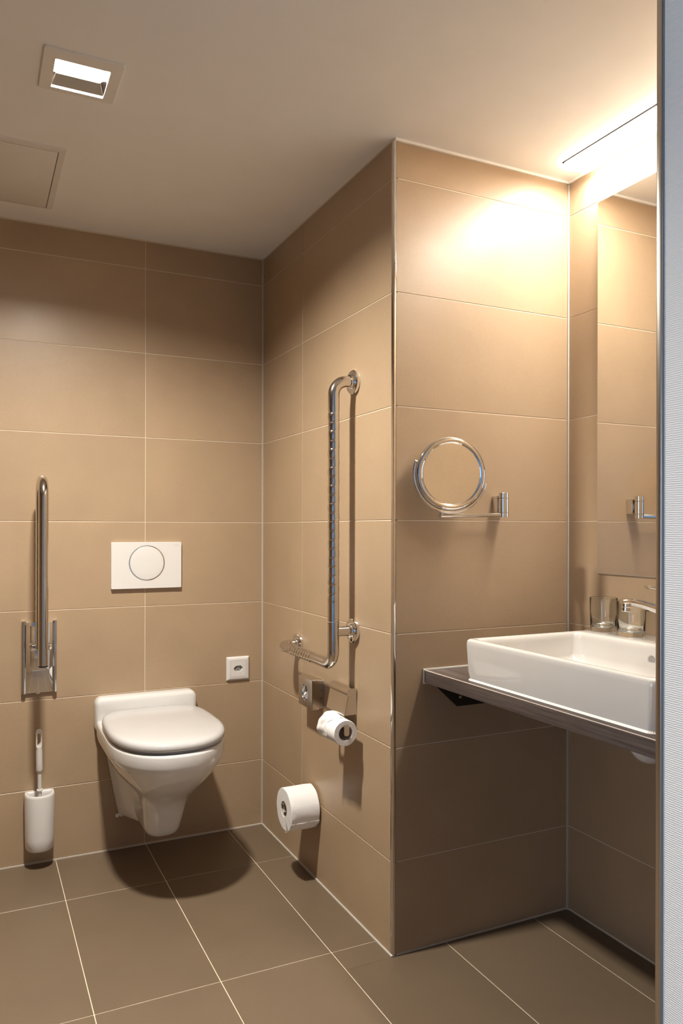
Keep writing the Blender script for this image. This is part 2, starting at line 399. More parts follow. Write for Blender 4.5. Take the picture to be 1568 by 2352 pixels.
# ------------------------------------------------------------------ ceiling lights and panel
dl = thing('recessed_downlight', 'square recessed downlight glowing in the ceiling above the toilet', 'light', (DX, DY, H))
def ringplate(name, outer, inner, z0, z1, mat, parent, ch=0.002):
    lo = [flat(rr(*outer), z1), flat(rr(outer[0], outer[1], outer[2], outer[3], outer[4]), z0 + ch),
          flat(rr(outer[0], outer[1], outer[2] - 2 * ch, outer[3] - 2 * ch, max(outer[4] - ch, .0005)), z0),
          flat(rr(*inner), z0), flat(rr(*inner), z1)]
    return loft(name, lo, mat, parent, ring=True)
ringplate('frame', (DX, DY - 0.009, 0.170, 0.170, 0.006), (DX, DY, 0.116, 0.116, 0.003), H - 0.005, H, 'frame_white', dl)
lo = [flat(rr(DX, DY, 0.1159, 0.1159, 0.003), H - 0.004), flat(rr(DX, DY, 0.1150, 0.1150, 0.003), H), flat(rr(DX, DY - .0085, 0.098, 0.092, 0.003), H + 0.018),
      flat(rr(DX, DY - .0085, 0.101, 0.095, 0.003), H + 0.019), flat(rr(DX, DY, 0.1158, 0.1158, 0.003), H + .001)]
loft('reflector', lo, 'reflector', dl, ring=True)
box('lamp_panel', (DX - .050, DY - .0555, H + .0182), (DX + .050, DY + .0385, H + .032), 'lamp', dl)
box('housing', (DX - .056, DY - .056, H + .033), (DX + .056, DY + .056, H + .098), 'grey_plastic', dl)
la = bpy.data.lights.new('downlight_lamp', 'AREA'); la.shape = 'RECTANGLE'; la.size = 0.094; la.size_y = 0.089; la.spread = math.radians(148); la.energy = DOWNLIGHT_W; la.color = WARM
lo_ = bpy.data.objects.new('downlight_lamp', la); col.objects.link(lo_); lo_.parent = dl; lo_.location = (0, -.0085, 0.0175)

ll = thing('linear_ceiling_light', 'long white linear ceiling light above the wall mirror', 'light', (0.535, -1.455, H))
Y0, Y1 = -1.095, -1.825
box('housing', (0.4889, Y1, H - 0.0030), (0.5756, Y0, H), 'black', ll, bev=0.0005)
box('diffuser', (0.4905, Y1 + .0016, H - 0.0180), (0.5740, Y0 - .0016, H - 0.0030), 'diffuser', ll, bev=0.004)
la = bpy.data.lights.new('linear_lamp', 'AREA'); la.shape = 'RECTANGLE'; la.size = 0.07; la.size_y = 0.71; la.energy = NICHE_W; la.color = WARM2
lo_ = bpy.data.objects.new('linear_lamp', la); col.objects.link(lo_); lo_.parent = ll; lo_.location = (-0.003, -0.005, -0.0215)

ap = thing('access_panel', 'flush white access panel in the ceiling near the toilet wall', 'panel', (-0.985, -0.353, H))
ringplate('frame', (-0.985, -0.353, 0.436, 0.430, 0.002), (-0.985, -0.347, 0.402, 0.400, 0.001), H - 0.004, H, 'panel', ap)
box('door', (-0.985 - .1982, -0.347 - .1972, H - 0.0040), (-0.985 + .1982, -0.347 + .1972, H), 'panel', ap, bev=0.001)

ringplate('seal', (-0.985, -0.347, 0.402, 0.400, 0.001), (-0.985, -0.347, 0.396, 0.394, 0.001), H - 0.0012, H, 'grey_plastic', ap, 0.0002)  # grey strip added around the door, its colour standing in for shade in the gap

# ------------------------------------------------------------------ toilet
TX = -0.4405
to = thing('toilet', 'white wall-hung toilet with closed lid', 'toilet', (TX, 0, 0.09))
bm = bmesh.new()
secs = [(.467, .168, -.545), (.4664, .1735, -.5515), (.4635, .1768, -.5555), (.458, .1778, -.5568), (.430, .1778, -.5560), (.416, .1760, -.5525), (.404, .170, -.544),
        (.380, .159, -.526), (.350, .139, -.497), (.322, .116, -.460), (.298, .096, -.424), (.278, .083, -.396), (.255, .073, -.372), (.225, .067, -.353),
        (.190, .062, -.338), (.160, .0575, -.325), (.147, .0535, -.316), (.140, .047, -.306), (.1375, .040, -.296)]
bl = []
for z, w_, yf in secs:
    t = min(1, max(0, (.37 - z) / .15)); t = t * t * (3 - 2 * t)
    bl.append(flat(dloop(TX, w_, -0.001, yf, yf + .26 - .18 * t, 2.3 + .6 * t, 9), z))
add_loft(bm, bl)
# wall skirt
sk = []
for z, wb, wf_ in ((.455, .168, .120), (.41, .158, .090), (.357, .144, .062), (.25, .123, .050), (.16, .105, .046), (.132, .099, .044), (.124, .092, .038)):
    pts = []
    for a, b_ in rr(0, 0, 2, 2, .16, 40):
        y = -.078 + b_ * .077; wl = wf_ + (wb - wf_) * (b_ + 1) / 2
        pts.append((TX + a * wl, y, z + (.012 if z < .17 else 0) * (1 - b_) / 2))
    sk.append(pts)
add_loft(bm, sk)
# ledge at the wall
LG = [(0.001, 0), (0.030, 0), (0.040, .0025), (0.046, .007), (0.049, .014)]
add_loft(bm, [on_back(rr(TX, .481, .352 - 2 * i, .124 - 2 * i, .026 - i), d) for d, i in LG])
finish(bm, 'bowl', 'ceramic', to, 45)
sl = lambda w_, yf, z, yb=-.085: flat(dloop(TX, w_, yb, yf, -.30, 2.35, 6, taper=.02), z)
loft('seat', [sl(.168, -.541, .4675), sl(.1705, -.544, .470), sl(.1705, -.544, .475), sl(.168, -.541, .4775)], 'rubber', to)
lidp = [(.171, -.546, .4760), (.1765, -.5530, .4775), (.1780, -.5550, .4835), (.1775, -.5545, .4905), (.1755, -.5505, .4965), (.169, -.544, .5005), (.158, -.533, .503), (.12, -.49, .5055), (.06, -.40, .507)]
lo = []
for w_, yf, z in lidp:
    pts = dloop(TX, w_, -.050 - (.179 - w_) * .8, yf, -.30, 2.35, 5.5, 80, taper=.02)
    pts = [(a, b_ - .045 * (abs(a - TX) / .18) ** 4 * max(0, (b_ + .30) / .25)) for a, b_ in pts]
    lo.append(flat(pts, z))
loft('lid', lo, 'lid', to, smooth=60)
for s in (-1, 1):
    lathe('hinge', (TX + s * .082 - .014, -.068, .478), (1, 0, 0), [(0, .006), (.001, .007), (.027, .007), (.028, .006)], 'chrome', to, 16)
bm = bmesh.new()
for k, (dx, dz, s) in enumerate(((0, 0, .012), (.008, .004, .010), (.016, -.001, .009))):
    add_box(bm, (TX - .104 + dx, -.016, .122 + dz - s / 2), (TX - .104 + dx + s, -.008, .122 + dz + s / 2), .002, 1)
finish(bm, 'sealant_remnant', 'sealant_white', to)

# ------------------------------------------------------------------ flush plate
fp = thing('flush_plate', 'white rectangular flush plate with a round chrome-ringed button', 'flush plate', (-0.4376, 0, 0.911))
FX, FZ = -0.4376, 0.9935
loft('plate', [on_back(rr(FX, FZ, .246, .164, .003), 0.0005), on_back(rr(FX, FZ, .246, .164, .003), .0115), on_back(rr(FX, FZ, .2445, .1625, .0025), .0128),
               on_back(circ(FX, FZ + .0075, .0632), .0128), on_back(circ(FX, FZ + .0075, .0632), 0.0005)], 'plastic', fp, ring=True)
bt = lathe('button', (FX, -.002, FZ + .0075), (0, -1, 0), [(0, .0592), (.0105, .0592), (.0118, .0585), (.0122, .056), (.0122, .02)], 'plastic', fp, 48)
R2 = [(.0005, .0628), (.0125, .0628), (.0132, .0622), (.0132, .0602), (.0125, .0596), (.0005, .0596)]
rg = lathe('ring', (FX, 0, FZ + .0075), (0, -1, 0), R2, 'chrome', None, 64, ring=True)
rg.parent = bt; rg.location = rg.location - bt.location - fp.location
fc = bpy.data.curves.new('lettering', 'FONT'); fc.body = 'GEBERIT'; fc.size = 0.0042; fc.extrude = 0.00015; fc.align_x = 'CENTER'
fo = bpy.data.objects.new('lettering', fc); col.objects.link(fo)
dg = bpy.context.evaluated_depsgraph_get(); me = bpy.data.meshes.new_from_object(fo.evaluated_get(dg)); bpy.data.objects.remove(fo)
tx = link('lettering', me, 'ink'); tx.parent = fp; tx.rotation_euler = (math.radians(90), 0, 0)
tx.location = Vector((FX + .1045, -.0129, FZ + .0690)) - fp.location; tx.scale = (0.95, 1, 1)

# ------------------------------------------------------------------ socket
so = thing('wall_socket', 'white square wall socket with a grey three-pin insert', 'socket', (-.099, 0, .556))
SX, SZ = -.0988, .6005
loft('frame', [on_back(rr(SX, SZ, .088, .088, .002), .0003), on_back(rr(SX, SZ, .088, .088, .002), .004), on_back(rr(SX, SZ, .082, .082, .002), .0085), on_back(rr(SX, SZ, .072, .072, .002), .0105),
               on_back(rr(SX, SZ, .0605, .0605, .0015), .0107), on_back(rr(SX, SZ, .0605, .0605, .0015), .0003)], 'plastic', so, ring=True)
hexo = [(-.0185, -.001), (-.0115, .0085), (-.007, .0105), (.008, .0105), (.0115, .0085), (.0185, 0.0), (.010, -.0085), (.006, -.0100), (-.009, -.0100), (-.012, -.009)]
cov = []
for i in range(48):
    a = 2 * math.pi * i / 48; q_ = .02975 / max(abs(math.cos(a)), abs(math.sin(a))); cov.append((q_ * math.cos(a), q_ * math.sin(a)))
def ray_hex(a):
    best = None; d = (math.cos(a), math.sin(a))
    for i in range(len(hexo)):
        p, q = hexo[i], hexo[(i + 1) % len(hexo)]
        ex, ey = q[0] - p[0], q[1] - p[1]; den = d[0] * ey - d[1] * ex
        if abs(den) < 1e-12: continue
        t = (p[0] * ey - p[1] * ex) / den; s = (p[0] * d[1] - p[1] * d[0]) / den
        if t > 0 and -1e-9 <= s <= 1 + 1e-9: best = t if best is None else min(best, t)
    return (d[0] * best, d[1] * best)
hx = [ray_hex(math.atan2(b_, a)) for a, b_ in cov]
sh = lambda pts: [(a + SX, b_ + SZ) for a, b_ in pts]
loft('cover', [on_back(sh(cov), .001), on_back(sh(cov), .0098), on_back(sh([(a * .985, b_ * .985) for a, b_ in cov]), .0105), on_back(sh([(a * 1.06, b_ * 1.06) for a, b_ in hx]), .0105), on_back(sh(hx), .0098), on_back(sh(hx), .001)], 'plastic', so, ring=True)
ins = loft('socket_insert', [on_back(sh([(a * .99, b_ * .99) for a, b_ in hx]), .001), on_back(sh([(a * .99, b_ * .99) for a, b_ in hx]), .0050)], 'grey_plastic', so)
for dx, dz in ((-.0095, .0), (.0095, .0), (0, -.0045)):
    h = lathe('pin_hole', (SX + dx, -.0046, SZ + dz), (0, -1, 0), [(0, .0021), (.0007, .0021)], 'dark', None, 16)
    h.parent = ins; h.location = h.location - ins.location - so.location

# ------------------------------------------------------------------ folding support rail
RX = -.7945
ra = thing('folding_grab_rail', 'chrome folding support rail folded up against the wall', 'grab rail', (RX, 0, .573))
PX0, PX1, PZ0, PZ1 = -.848, -.7375, .5735, .8140
box('mounting_plate', (PX0 + .012, -.010, PZ0), (PX1 - .012, -.0005, PZ1 - .006), 'chrome', ra, bev=.001)
for xa, xb in ((PX0, PX0 + .0135), (PX1 - .0135, PX1)):
    lo = [flat(rr((xa + xb) / 2, -.0085, xb - xa, .017, .006), z) for z in (PZ0, PZ1)]
    loft('side_rib', lo, 'chrome', ra)
box('hinge_block', (RX - .028, -.040, .655), (RX + .028, -.0102, .802), 'chrome', ra, bev=.004)
lathe('hinge_pin', (RX - .036, -.066, .735), (1, 0, 0), [(0, .008), (.002, .0125), (.009, .0145), (.011, .012), (.062, .012), (.064, .0145), (.070, .0125), (.072, .008)], 'chrome', ra, 24)
for s in (-1, 1):
    box('hinge_cheek', (RX + s * .0235 - .003, -.072, .722), (RX + s * .0235 + .003, -.0390, .748), 'chrome', ra, bev=.002)
RB, RF, RT = -.072, -.190, 1.279
path = [Vector((RX, RB, .735)), Vector((RX, RB, .80))]
ripz = [.80 + .40 * k / 80 for k in range(81)]
pth = [Vector((RX, RB, .728))] + [Vector((RX, RB, z)) for z in ripz]
rads = [.0152] + [.0152 - (.0010 * abs(math.cos(math.pi * (z - .86) / .034)) ** 6 if .86 < z < 1.16 else 0) for z in ripz]
yc, Rr = (RB + RF) / 2, (RB - RF) / 2
for k in range(0, 21):
    a = math.pi * k / 20; pth.append(Vector((RX, yc + Rr * math.cos(a), RT - Rr + Rr * math.sin(a)))); rads.append(.0152)
pth += [Vector((RX, RF, .90)), Vector((RX, RF, .6935))]; rads += [.0152, .0152]
tube('rail_tube', pth, rads, 'steel', ra, 28)
lathe('end_cap', (RX, RF, .6936), (0, 0, -1), [(0, .0150), (.004, .0150), (.0055, .012)], 'black', ra, 24)
box('release_tab', (RX - .009, -.0135, PZ0 - .003), (RX + .003, -.009, PZ0 + .002), 'sealant_white', ra, bev=.001)

# ------------------------------------------------------------------ brush holder and brush
BX = -.7925
def bd(ins, z, t=1.0): return flat(dloop(BX, (.0470 - ins) * t, -.001 - ins * 1.2, -.080 + ins, -.026, 2.25, 10, 48), z)
bh = loft('toilet_brush_holder', [bd(.014, .0605, .95), bd(.005, .0625, .95), bd(.001, .068, .955), bd(0, .10, .965), bd(0, .238, 1), bd(.0008, .2425, 1), bd(.003, .2455, 1), bd(.0085, .2455, 1), bd(.0105, .243, 1), bd(.0115, .235, 1), bd(.0125, .10, .965), bd(.02, .075, .95)], 'plastic', smooth=50)
tag(bh, 'white D-shaped toilet brush holder on the wall below the folding rail', 'brush holder')
tb = thing('toilet_brush', 'white toilet brush with slotted handle standing in its holder', 'brush', (BX, -.038, .078))
def bp(z): t = (z - .10) / .36; return Vector((BX + .002 - .008 * t, -.040 - .032 * t, z))
lathe('bristle_head', (BX + .0008, -.039, .078), (0, 0, 1), [(0, .012), (.006, .019), (.055, .0195), (.062, .012)], 'plastic', tb, 20)
tube('shaft', [bp(.135), bp(.2), bp(.330)], .0064, 'plastic', tb, 16)
lathe('collar', bp(.262), (bp(.3) - bp(.262)), [(-.003, .006), (-.002, .0095), (.002, .0095), (.003, .006)], 'plastic', tb, 20)
q = [bp(z) for z in (.322, .326, .332, .36, .39, .409)]
tube('grip', q, [.0068, .0095, .0104, .0102, .0099, .0097], 'plastic', tb, 20)
gz = bp(.430)
outl = rr(gz.x, gz.z + .004, .0195, .062, .0095); inn = rr(gz.x, gz.z + .0045, .0105, .036, .0030)
inn = [(a, b_ + (.010 * (a - gz.x) / .009 if b_ < gz.z else 0)) for a, b_ in inn]
yy = -gz.y
loft('handle_loop', [on_back(outl, yy - .006), on_back(outl, yy + .004), on_back([(gz.x + (a - gz.x) * .9, gz.z + (b_ - gz.z) * .97) for a, b_ in outl], yy + .0065), on_back(inn, yy + .0060), on_back(inn, yy - .006)], 'plastic', tb, ring=True, smooth=50)

# ------------------------------------------------------------------ angled grab bar on the side wall
GX, GY, GZT, GZB, GYE = -.067, -.779, 1.5470, .7350, -.3650
gb = thing('grab_bar', 'L-shaped polished steel grab bar with rippled grip on the side wall', 'grab bar', (0, GY, GZB))
top = bend([(-.012, GY, GZT), (GX, GY, GZT), (GX, GY, 1.40)], .042, 12)
pth = top[:-1]; rads = [.0165] * len(pth)
pitch = .0258
z = 1.462
pth.append(Vector((GX, GY, z))); rads.append(.0165)
zs, n_ = [], 15
ztop, zbot = 1.4535, 1.4535 - pitch * 20.3
k = 0; zz = ztop
seg_i = 0
while zz > zbot:
    for f in (0.0, .08, .2, .5, .8, .92):
        off = .0005 * (1 if seg_i % 2 else -1) * math.sin(math.pi * f)
        rads.append(.0156 + .0010 * math.sin(math.pi * f) ** .6 if f else .0153)
        pth.append(Vector((GX + off, GY + off * .5, zz - f * pitch)))
    zz -= pitch; seg_i += 1
low = bend([(GX, GY, .90), (GX, GY, GZB), (GX, GYE, GZB), (-.012, GYE, GZB)], .042, 12)
pth.append(Vector((GX, GY, zz - .004))); rads.append(.0165)
lowp = low[1:]
# ripples on the short horizontal part
fin = []
for i, p in enumerate(lowp):
    fin.append((p, .0165))
i13 = 12
pre, post = fin[:13], fin[13:]
ya, yb_ = pre[-1][0].y, post[0][0].y
mid = []
nst = 9
for s in range(nst):
    y0 = ya + .10 + (yb_ - ya - .16) * s / nst; dy = (yb_ - ya - .16) / nst
    for f in (0.0, .1, .5, .9):
        mid.append((Vector((GX, y0 + f * dy, GZB)), .0155 if f == 0 else .0165))
for p, r_ in pre + mid + post: pth.append(p); rads.append(r_)
tube('rail', pth, rads, 'steel', gb, 32, smooth=25)
lathe('joint_ring', (GX, GY, .858), (0, 0, 1), [(0, .0166), (.0004, .0168), (.0014, .0168), (.0018, .0166)], 'grey_plastic', gb, 32)
lathe('strut', (GX + .010, GY, .8300), (1, 0, 0), [(0, .0145), (.046, .0145)], 'steel', gb, 24)
for (y, z) in ((GY, GZT), (GY, .830), (GYE, GZB)):
    fl = lathe('flange', (0, y, z), (-1, 0, 0), [(.0003, .0350), (.0030, .0358), (.0090, .0350), (.0115, .0325), (.0120, .0210), (.0180, .0205), (.0190, .0180)], 'chrome', gb, 40)
    if abs(z - .830) < .001:
        h = lathe('screw_hole', (-.0117, y - .004, z - .026), (-1, 0, 0), [(0, .0042), (.0008, .0042)], 'dark', None, 16)
        h.parent = fl; h.location = h.location - fl.location - gb.location

# ------------------------------------------------------------------ hygiene bag dispenser
hb = thing('hygiene_bag_dispenser', 'small square chrome hygiene bag dispenser with round opening', 'dispenser', (0, -.512, .557))
HY, HZ = -.5125, .604
loft('back_box', [on_side(rr(HY, HZ, .106, .088, .002), .0005), on_side(rr(HY, HZ, .106, .088, .002), .022)], 'steel', hb)
loft('cover', [on_side(rr(HY, HZ, .111, .094, .002, 40), .0165), on_side(rr(HY, HZ, .111, .094, .002, 40), .0390), on_side(rr(HY, HZ, .108, .091, .002, 40), .0405),
               on_side(circ(HY + .004, HZ - .001, .0255, 40), .0405), on_side(circ(HY + .004, HZ - .001, .0245, 40), .0390), on_side(circ(HY + .004, HZ - .001, .0245, 40), .0165)], 'steel', hb, ring=True)
for dz in (.012, -.012):
    box('slot', (-.0125, HY - .0535, HZ + dz - .0008), (-.0065, HY - .0525, HZ + dz + .0008), 'dark', hb)
bm = bmesh.new()
pts = [(.018, -.010), (.010, -.001), (-.004, -.003), (-.016, .002), (-.020, .012), (-.020, -.008), (-.012, -.016), (-.002, -.022), (.008, -.018)]
vs = [bm.verts.new((-.030 - .006 * math.sin(i * 2.1), HY + .004 + a, HZ - .001 + b_)) for i, (a, b_) in enumerate(pts)]
c_ = bm.verts.new((-.046, HY + .002, HZ - .012)); d_ = bm.verts.new((-.0245, HY + .002, HZ - .008))
for i in range(len(vs)):
    j = (i + 1) % len(vs); bm.faces.new((vs[i], vs[j], c_)); bm.faces.new((vs[j], vs[i], d_))
hg = finish(bm, 'hygiene_bag', 'paper', smooth=20); tag(hg, 'crumpled white paper bag peeking out of the chrome dispenser', 'paper bag')

# ------------------------------------------------------------------ paper holder with flap, and its roll
ph = thing('toilet_paper_holder', 'chrome toilet paper holder with hinged flap above the used roll', 'paper holder', (0, -.71, .58))
box('back_plate', (-.004, -.797, .586), (-.0004, -.668, .664), 'steel', ph, bev=.0008)
pf = [(-.0035, .666), (-.020, .668), (-.030, .664), (-.034, .655), (-.031, .648), (-.024, .644), (-.0035, .642)]
loft('hinge_cap', [[(a, -.674, b_) for a, b_ in pf], [(a, -.800, b_) for a, b_ in pf]], 'steel', ph)
fpf = [(-.0270, .6480), (-.0315, .630), (-.0355, .610), (-.0400, .5905), (-.0412, .5908), (-.0367, .6103), (-.0327, .6303), (-.0285, .6485)]
loft('flap', [[(a, -.676, b_) for a, b_ in fpf], [(a, -.797, b_) for a, b_ in fpf]], 'steel', ph)
ck = [(-.004, .645), (-.027, .646), (-.0395, .5915), (-.004, .5915)]
loft('end_cheek', [[(a, -.7962, b_) for a, b_ in ck], [(a, -.7978, b_) for a, b_ in ck]], 'steel', ph)
A1Y, A1Z, AX = -.7300, .553, -.056
tube('arm', bend([(-.003, -.690, .600), (-.018, -.690, .572), (AX, -.700, A1Z + .008), (AX, -.8415, A1Z + .008)], .008, 6), .0050, 'steel', ph, 16)
loft('arm_tab', [[(a, -.842, b_) for a, b_ in rr(AX, A1Z + .010, .016, .032, .007)], [(a, -.845, b_) for a, b_ in rr(AX, A1Z + .010, .016, .032, .007)]], 'steel', ph)
r1 = thing('toilet_paper_roll', 'half-used toilet paper roll on the flap holder with a loose sheet', 'toilet paper', (AX, -.79, .517))
prof = [(0, .0215), (0, .0350), (.002, .0362), (.098, .0362), (.100, .0350), (.100, .0215)]
lathe('paper', (AX, -.738, A1Z), (0, -1, 0), prof, 'paper', r1, 48, ring=True)
lathe('core', (AX, -.7385, A1Z), (0, -1, 0), [(0, .0200), (0, .0213), (.0985, .0213), (.0985, .0200)], 'card', r1, 40, ring=True)
bm = bmesh.new(); grid = []
for i in range(28):
    a = math.radians(60 + 190 * i / 27); row = []
    for j in range(15):
        t = j / 14; ln = .066 * (1 - .55 * max(0, (i - 9) / 18) ** 1.2) + .012 * math.sin(i * .35)
        y = -.731 - ln * t
        r_ = .0372 + .0016 * math.sin(t * 8 + i * .4) * (1 - t) + .0010 * math.sin(i * 1.1 + t * 3) + (.0055 * math.exp(-((t - .55) * 5) ** 2) * math.exp(-((i - 10) / 4) ** 2)) + (.0025 * (1 - t) ** 2)
        row.append(bm.verts.new((AX + r_ * math.cos(a), y, A1Z + r_ * math.sin(a))))
    grid.append(row)
for i in range(27):
    for j in range(14): bm.faces.new((grid[i][j], grid[i + 1][j], grid[i + 1][j + 1], grid[i][j + 1]))
ls = finish(bm, 'loose_sheet', 'paper', r1, smooth=70)
sm = ls.modifiers.new('thick', 'SOLIDIFY'); sm.thickness = .0006

# ------------------------------------------------------------------ spare roll on its peg
CY, CZ = -.489, .2335
sp = thing('spare_roll_peg', 'chrome peg holding the full spare roll low on the side wall', 'paper holder', (0, CY, CZ))
lathe('flange', (0, CY, CZ + .008), (-1, 0, 0), [(.0003, .0160), (.003, .0160), (.0035, .009)], 'chrome', sp, 24)
tube('peg', [(-.003, CY, CZ + .008), (-.06, CY, CZ + .008), (-.100, CY, CZ + .010)], .0070, 'chrome', sp, 20)
lathe('end_knob', (-.098, CY, CZ + .0105), (-1, 0, 0), [(0, .0072), (.002, .0100), (.007, .0106), (.010, .008), (.011, .004)], 'chrome', sp, 20)
r2 = thing('toilet_paper_roll', 'full spare toilet paper roll on the chrome peg near the floor', 'toilet paper', (-.055, CY, CZ - .066))
RO = .0655
lp = []
rnd = random.Random(3)
for h_, r0 in ((.006, .0245), (.006, RO - .003), (.008, RO), (.03, RO + .0004), (.06, RO), (.085, RO + .0006), (.101, RO), (.103, RO - .002), (.1035, .0250)):
    ring_ = []
    for i in range(72):
        a = 2 * math.pi * i / 72
        r_ = r0 + (.0006 * math.sin(9 * a + h_ * 80) + .0005 * rnd.random() if r0 > .05 else 0)
        if r0 > .05 and math.radians(200) < a < math.radians(262): r_ += .0016
        ring_.append((-h_, CY + r_ * math.cos(a), CZ + r_ * math.sin(a)))
    lp.append(ring_)
loft('paper', lp, 'paper', r2, ring=True, smooth=40)
lathe('core', (-.0065, CY, CZ), (-1, 0, 0), [(0, .0232), (0, .0244), (.096, .0244), (.096, .0232)], 'card', r2, 40, ring=True)
bm = bmesh.new(); grid = []
for i in range(14):
    a = math.radians(205 + 60 * i / 13)
    row = []
    for j in range(9):
        h_ = .0065 + .0965 * j / 8; r_ = RO + .0028 + .001 * math.sin(j * 1.3 + i)
        if i > 10: r_ += (i - 10) * .0012
        row.append(bm.verts.new((-h_, CY + r_ * math.cos(a), CZ + r_ * math.sin(a))))
    grid.append(row)
for i in range(13):
    for j in range(8): bm.faces.new((grid[i][j], grid[i + 1][j], grid[i + 1][j + 1], grid[i][j + 1]))
ls = finish(bm, 'loose_sheet', 'paper', r2, smooth=70); sm = ls.modifiers.new('thick', 'SOLIDIFY'); sm.thickness = .0006

# ------------------------------------------------------------------ shaving mirror
ma = thing('shaving_mirror', 'round chrome shaving mirror on a swivel arm beside the washbasin', 'mirror', (.333, -L, 1.157))
box('wall_plate', (.3165, -L - .022, 1.1705), (.3480, -L - .0004, 1.2165), 'chrome', ma, bev=.002)
PXm, PYm = .3305, -1.0405
for (za, zb) in ((1.1570, 1.1700), (1.1705, 1.2090), (1.2095, 1.2245)):
    lathe('pivot', (PXm, PYm, za), (0, 0, 1), [(0, .0130), (.0006, .0138), (zb - za - .0006, .0138), (zb - za, .0130)], 'chrome', ma, 28)
ax0 = Vector((.1200, -1.0440, 1.1598))
tube('arm', [ax0 + Vector((.03, 0, .0004)), Vector((PXm - .010, PYm, 1.1635))], .0062, 'chrome', ma, 18)
lathe('arm_end', ax0 + Vector((-.001, 0, 0)), (1, 0, .01), [(0, .0045), (.0008, .0075), (.034, .0075), (.035, .0062)], 'chrome', ma, 20)
MC = Vector((.1385, -1.0660, 1.2690)); an = math.radians(12)
nrm = Vector((-math.sin(an), -math.cos(an), -.01)).normalized()
eu = nrm.cross(Vector((0, 0, 1))).normalized() * -1
ev = eu.cross(nrm) * -1
if ev.z < 0: ev = -ev
if eu.x < 0: eu = -eu
def mloop(r, h, n=64): return [MC + nrm * h + (eu * math.cos(2 * math.pi * i / n) + ev * math.sin(2 * math.pi * i / n)) * r for i in range(n)]
loft('mirror_frame', [mloop(.0800, .0070), mloop(.0845, .0105), mloop(.0900, .0110), mloop(.0950, .0085), mloop(.0965, .0040), mloop(.0965, -.0050), mloop(.0945, -.0085), mloop(.085, -.0105), mloop(.0795, -.0095)], 'chrome', ma, ring=True, smooth=50)
gl = [mloop(.0001, .0062)] + [mloop(.0800 * k / 8, .0062 + .0010 * (k / 8) ** 2) for k in range(1, 9)] + [mloop(.0800, -.0085)]
loft('mirror_glass', gl, 'mirror', ma, smooth=50)
yk = []
tilt = math.radians(-16)
for k in range(41):
    a = math.radians(180 - 2 + 184 * k / 40) + tilt
    yk.append(MC + (eu * math.cos(a) + ev * math.sin(a)) * .1015)
tube('yoke', yk, [.0032] + [.0042] * 39 + [.0032], 'chrome', ma, 14)
for k in (0, 40):
    dirv = (yk[k] - MC).normalized()
    lathe('yoke_pin', yk[k] - dirv * .0060, dirv, [(0, .0030), (.009, .0030), (.0100, .0018)], 'chrome', ma, 14)
bot = yk[20]
tube('yoke_joint', [bot + Vector((0, 0, .001)), ax0 + Vector((.010, 0, .004))], .0050, 'chrome', ma, 14)

# ------------------------------------------------------------------ wall mirror
mi = thing('wall_mirror', 'large frameless rectangular mirror on the wall above the washbasin', 'mirror', (W, -1.455, 1.0))
box('glass_body', (W - .0056, -1.780, 1.0000), (W - .0006, -1.1290, 2.0430), 'mirror_edge', mi)
box('silvering', (W - .0062, -1.7790, 1.0012), (W - .0054, -1.1302, 2.0418), 'mirror', mi)

# ------------------------------------------------------------------ vanity top, bracket
vt = thing('vanity_top', 'dark oak laminate vanity top under the washbasin', 'countertop', (.34, -1.456, .7125))
box('board', (.0936, NE + .004, .7130), (W - .001, -L - .004, .7470), 'wood', vt, bev=.0006)
box('edge_band', (.0930, NE + .004, .7462), (.0958, -L - .004, .7476), 'edge', vt)
box('sealant', (.0905, -L - .0045, .7100), (W - .001, -L - .0004, .7505), 'sealant_white', vt, bev=.001)
br = thing('shelf_bracket', 'black steel bracket under the left end of the vanity top', 'bracket', (.2, -L, .64))
pl = [(.1180, .7124), (.1985, .6400), (.4300, .6400), (.4300, .7124)]
loft('web', [on_niche(pl, .0006), on_niche(pl, .0056)], 'black', br)
box('shelf_flange', (.1450, -L - .040, .7060), (.4300, -L - .0056, .7124), 'black', br, bev=.001)
lathe('screw', (.2080, -L - .0056, .6655), (0, -1, 0), [(0, .0048), (.0012, .0048), (.0022, .003)], 'brushed', br, 16)

# ------------------------------------------------------------------ washbasin
wb_ = thing('washbasin', 'white rectangular ceramic washbasin standing on the vanity top', 'washbasin', (.354, -1.455, .7475))
def rect(x0, x1, y0, y1, r, z): return flat(rr((x0 + x1) / 2, (y0 + y1) / 2, x1 - x0, y1 - y0, r, 48), z)
XB = W - .0015
lo = [rect(.1200, XB, -1.737, -1.171, .012, .7480), rect(.1160, XB, -1.742, -1.166, .014, .7700), rect(.1135, XB, -1.7455, -1.1625, .014, .8350), rect(.1140, XB, -1.745, -1.163, .014, .8440),
      rect(.1155, XB, -1.7435, -1.1645, .014, .8470), rect(.1180, XB - .0010, -1.741, -1.167, .014, .8490), rect(.1210, XB - .002, -1.738, -1.170, .013, .8500),
      rect(.1260, .4760, -1.733, -1.175, .014, .8500), rect(.1310, .4700, -1.728, -1.180, .016, .8490), rect(.1345, .4665, -1.7245, -1.1835, .019, .8465), rect(.1370, .4640, -1.722, -1.186, .021, .8420),
      rect(.1390, .4620, -1.720, -1.188, .022, .8340), rect(.1440, .4570, -1.714, -1.194, .030, .7950), rect(.1500, .4500, -1.706, -1.202, .036, .7800), rect(.1650, .4350, -1.690, -1.218, .040, .7700), rect(.2000, .4000, -1.650, -1.258, .04, .7670)]
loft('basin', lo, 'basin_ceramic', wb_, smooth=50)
lathe('overflow', (.4605, -1.437, .8130), (-1, 0, 0), [(-.004, .0105), (.0015, .0135), (.0022, .0130), (.0015, .0105), (-.002, .0100)], 'basin_ceramic', wb_, 32)
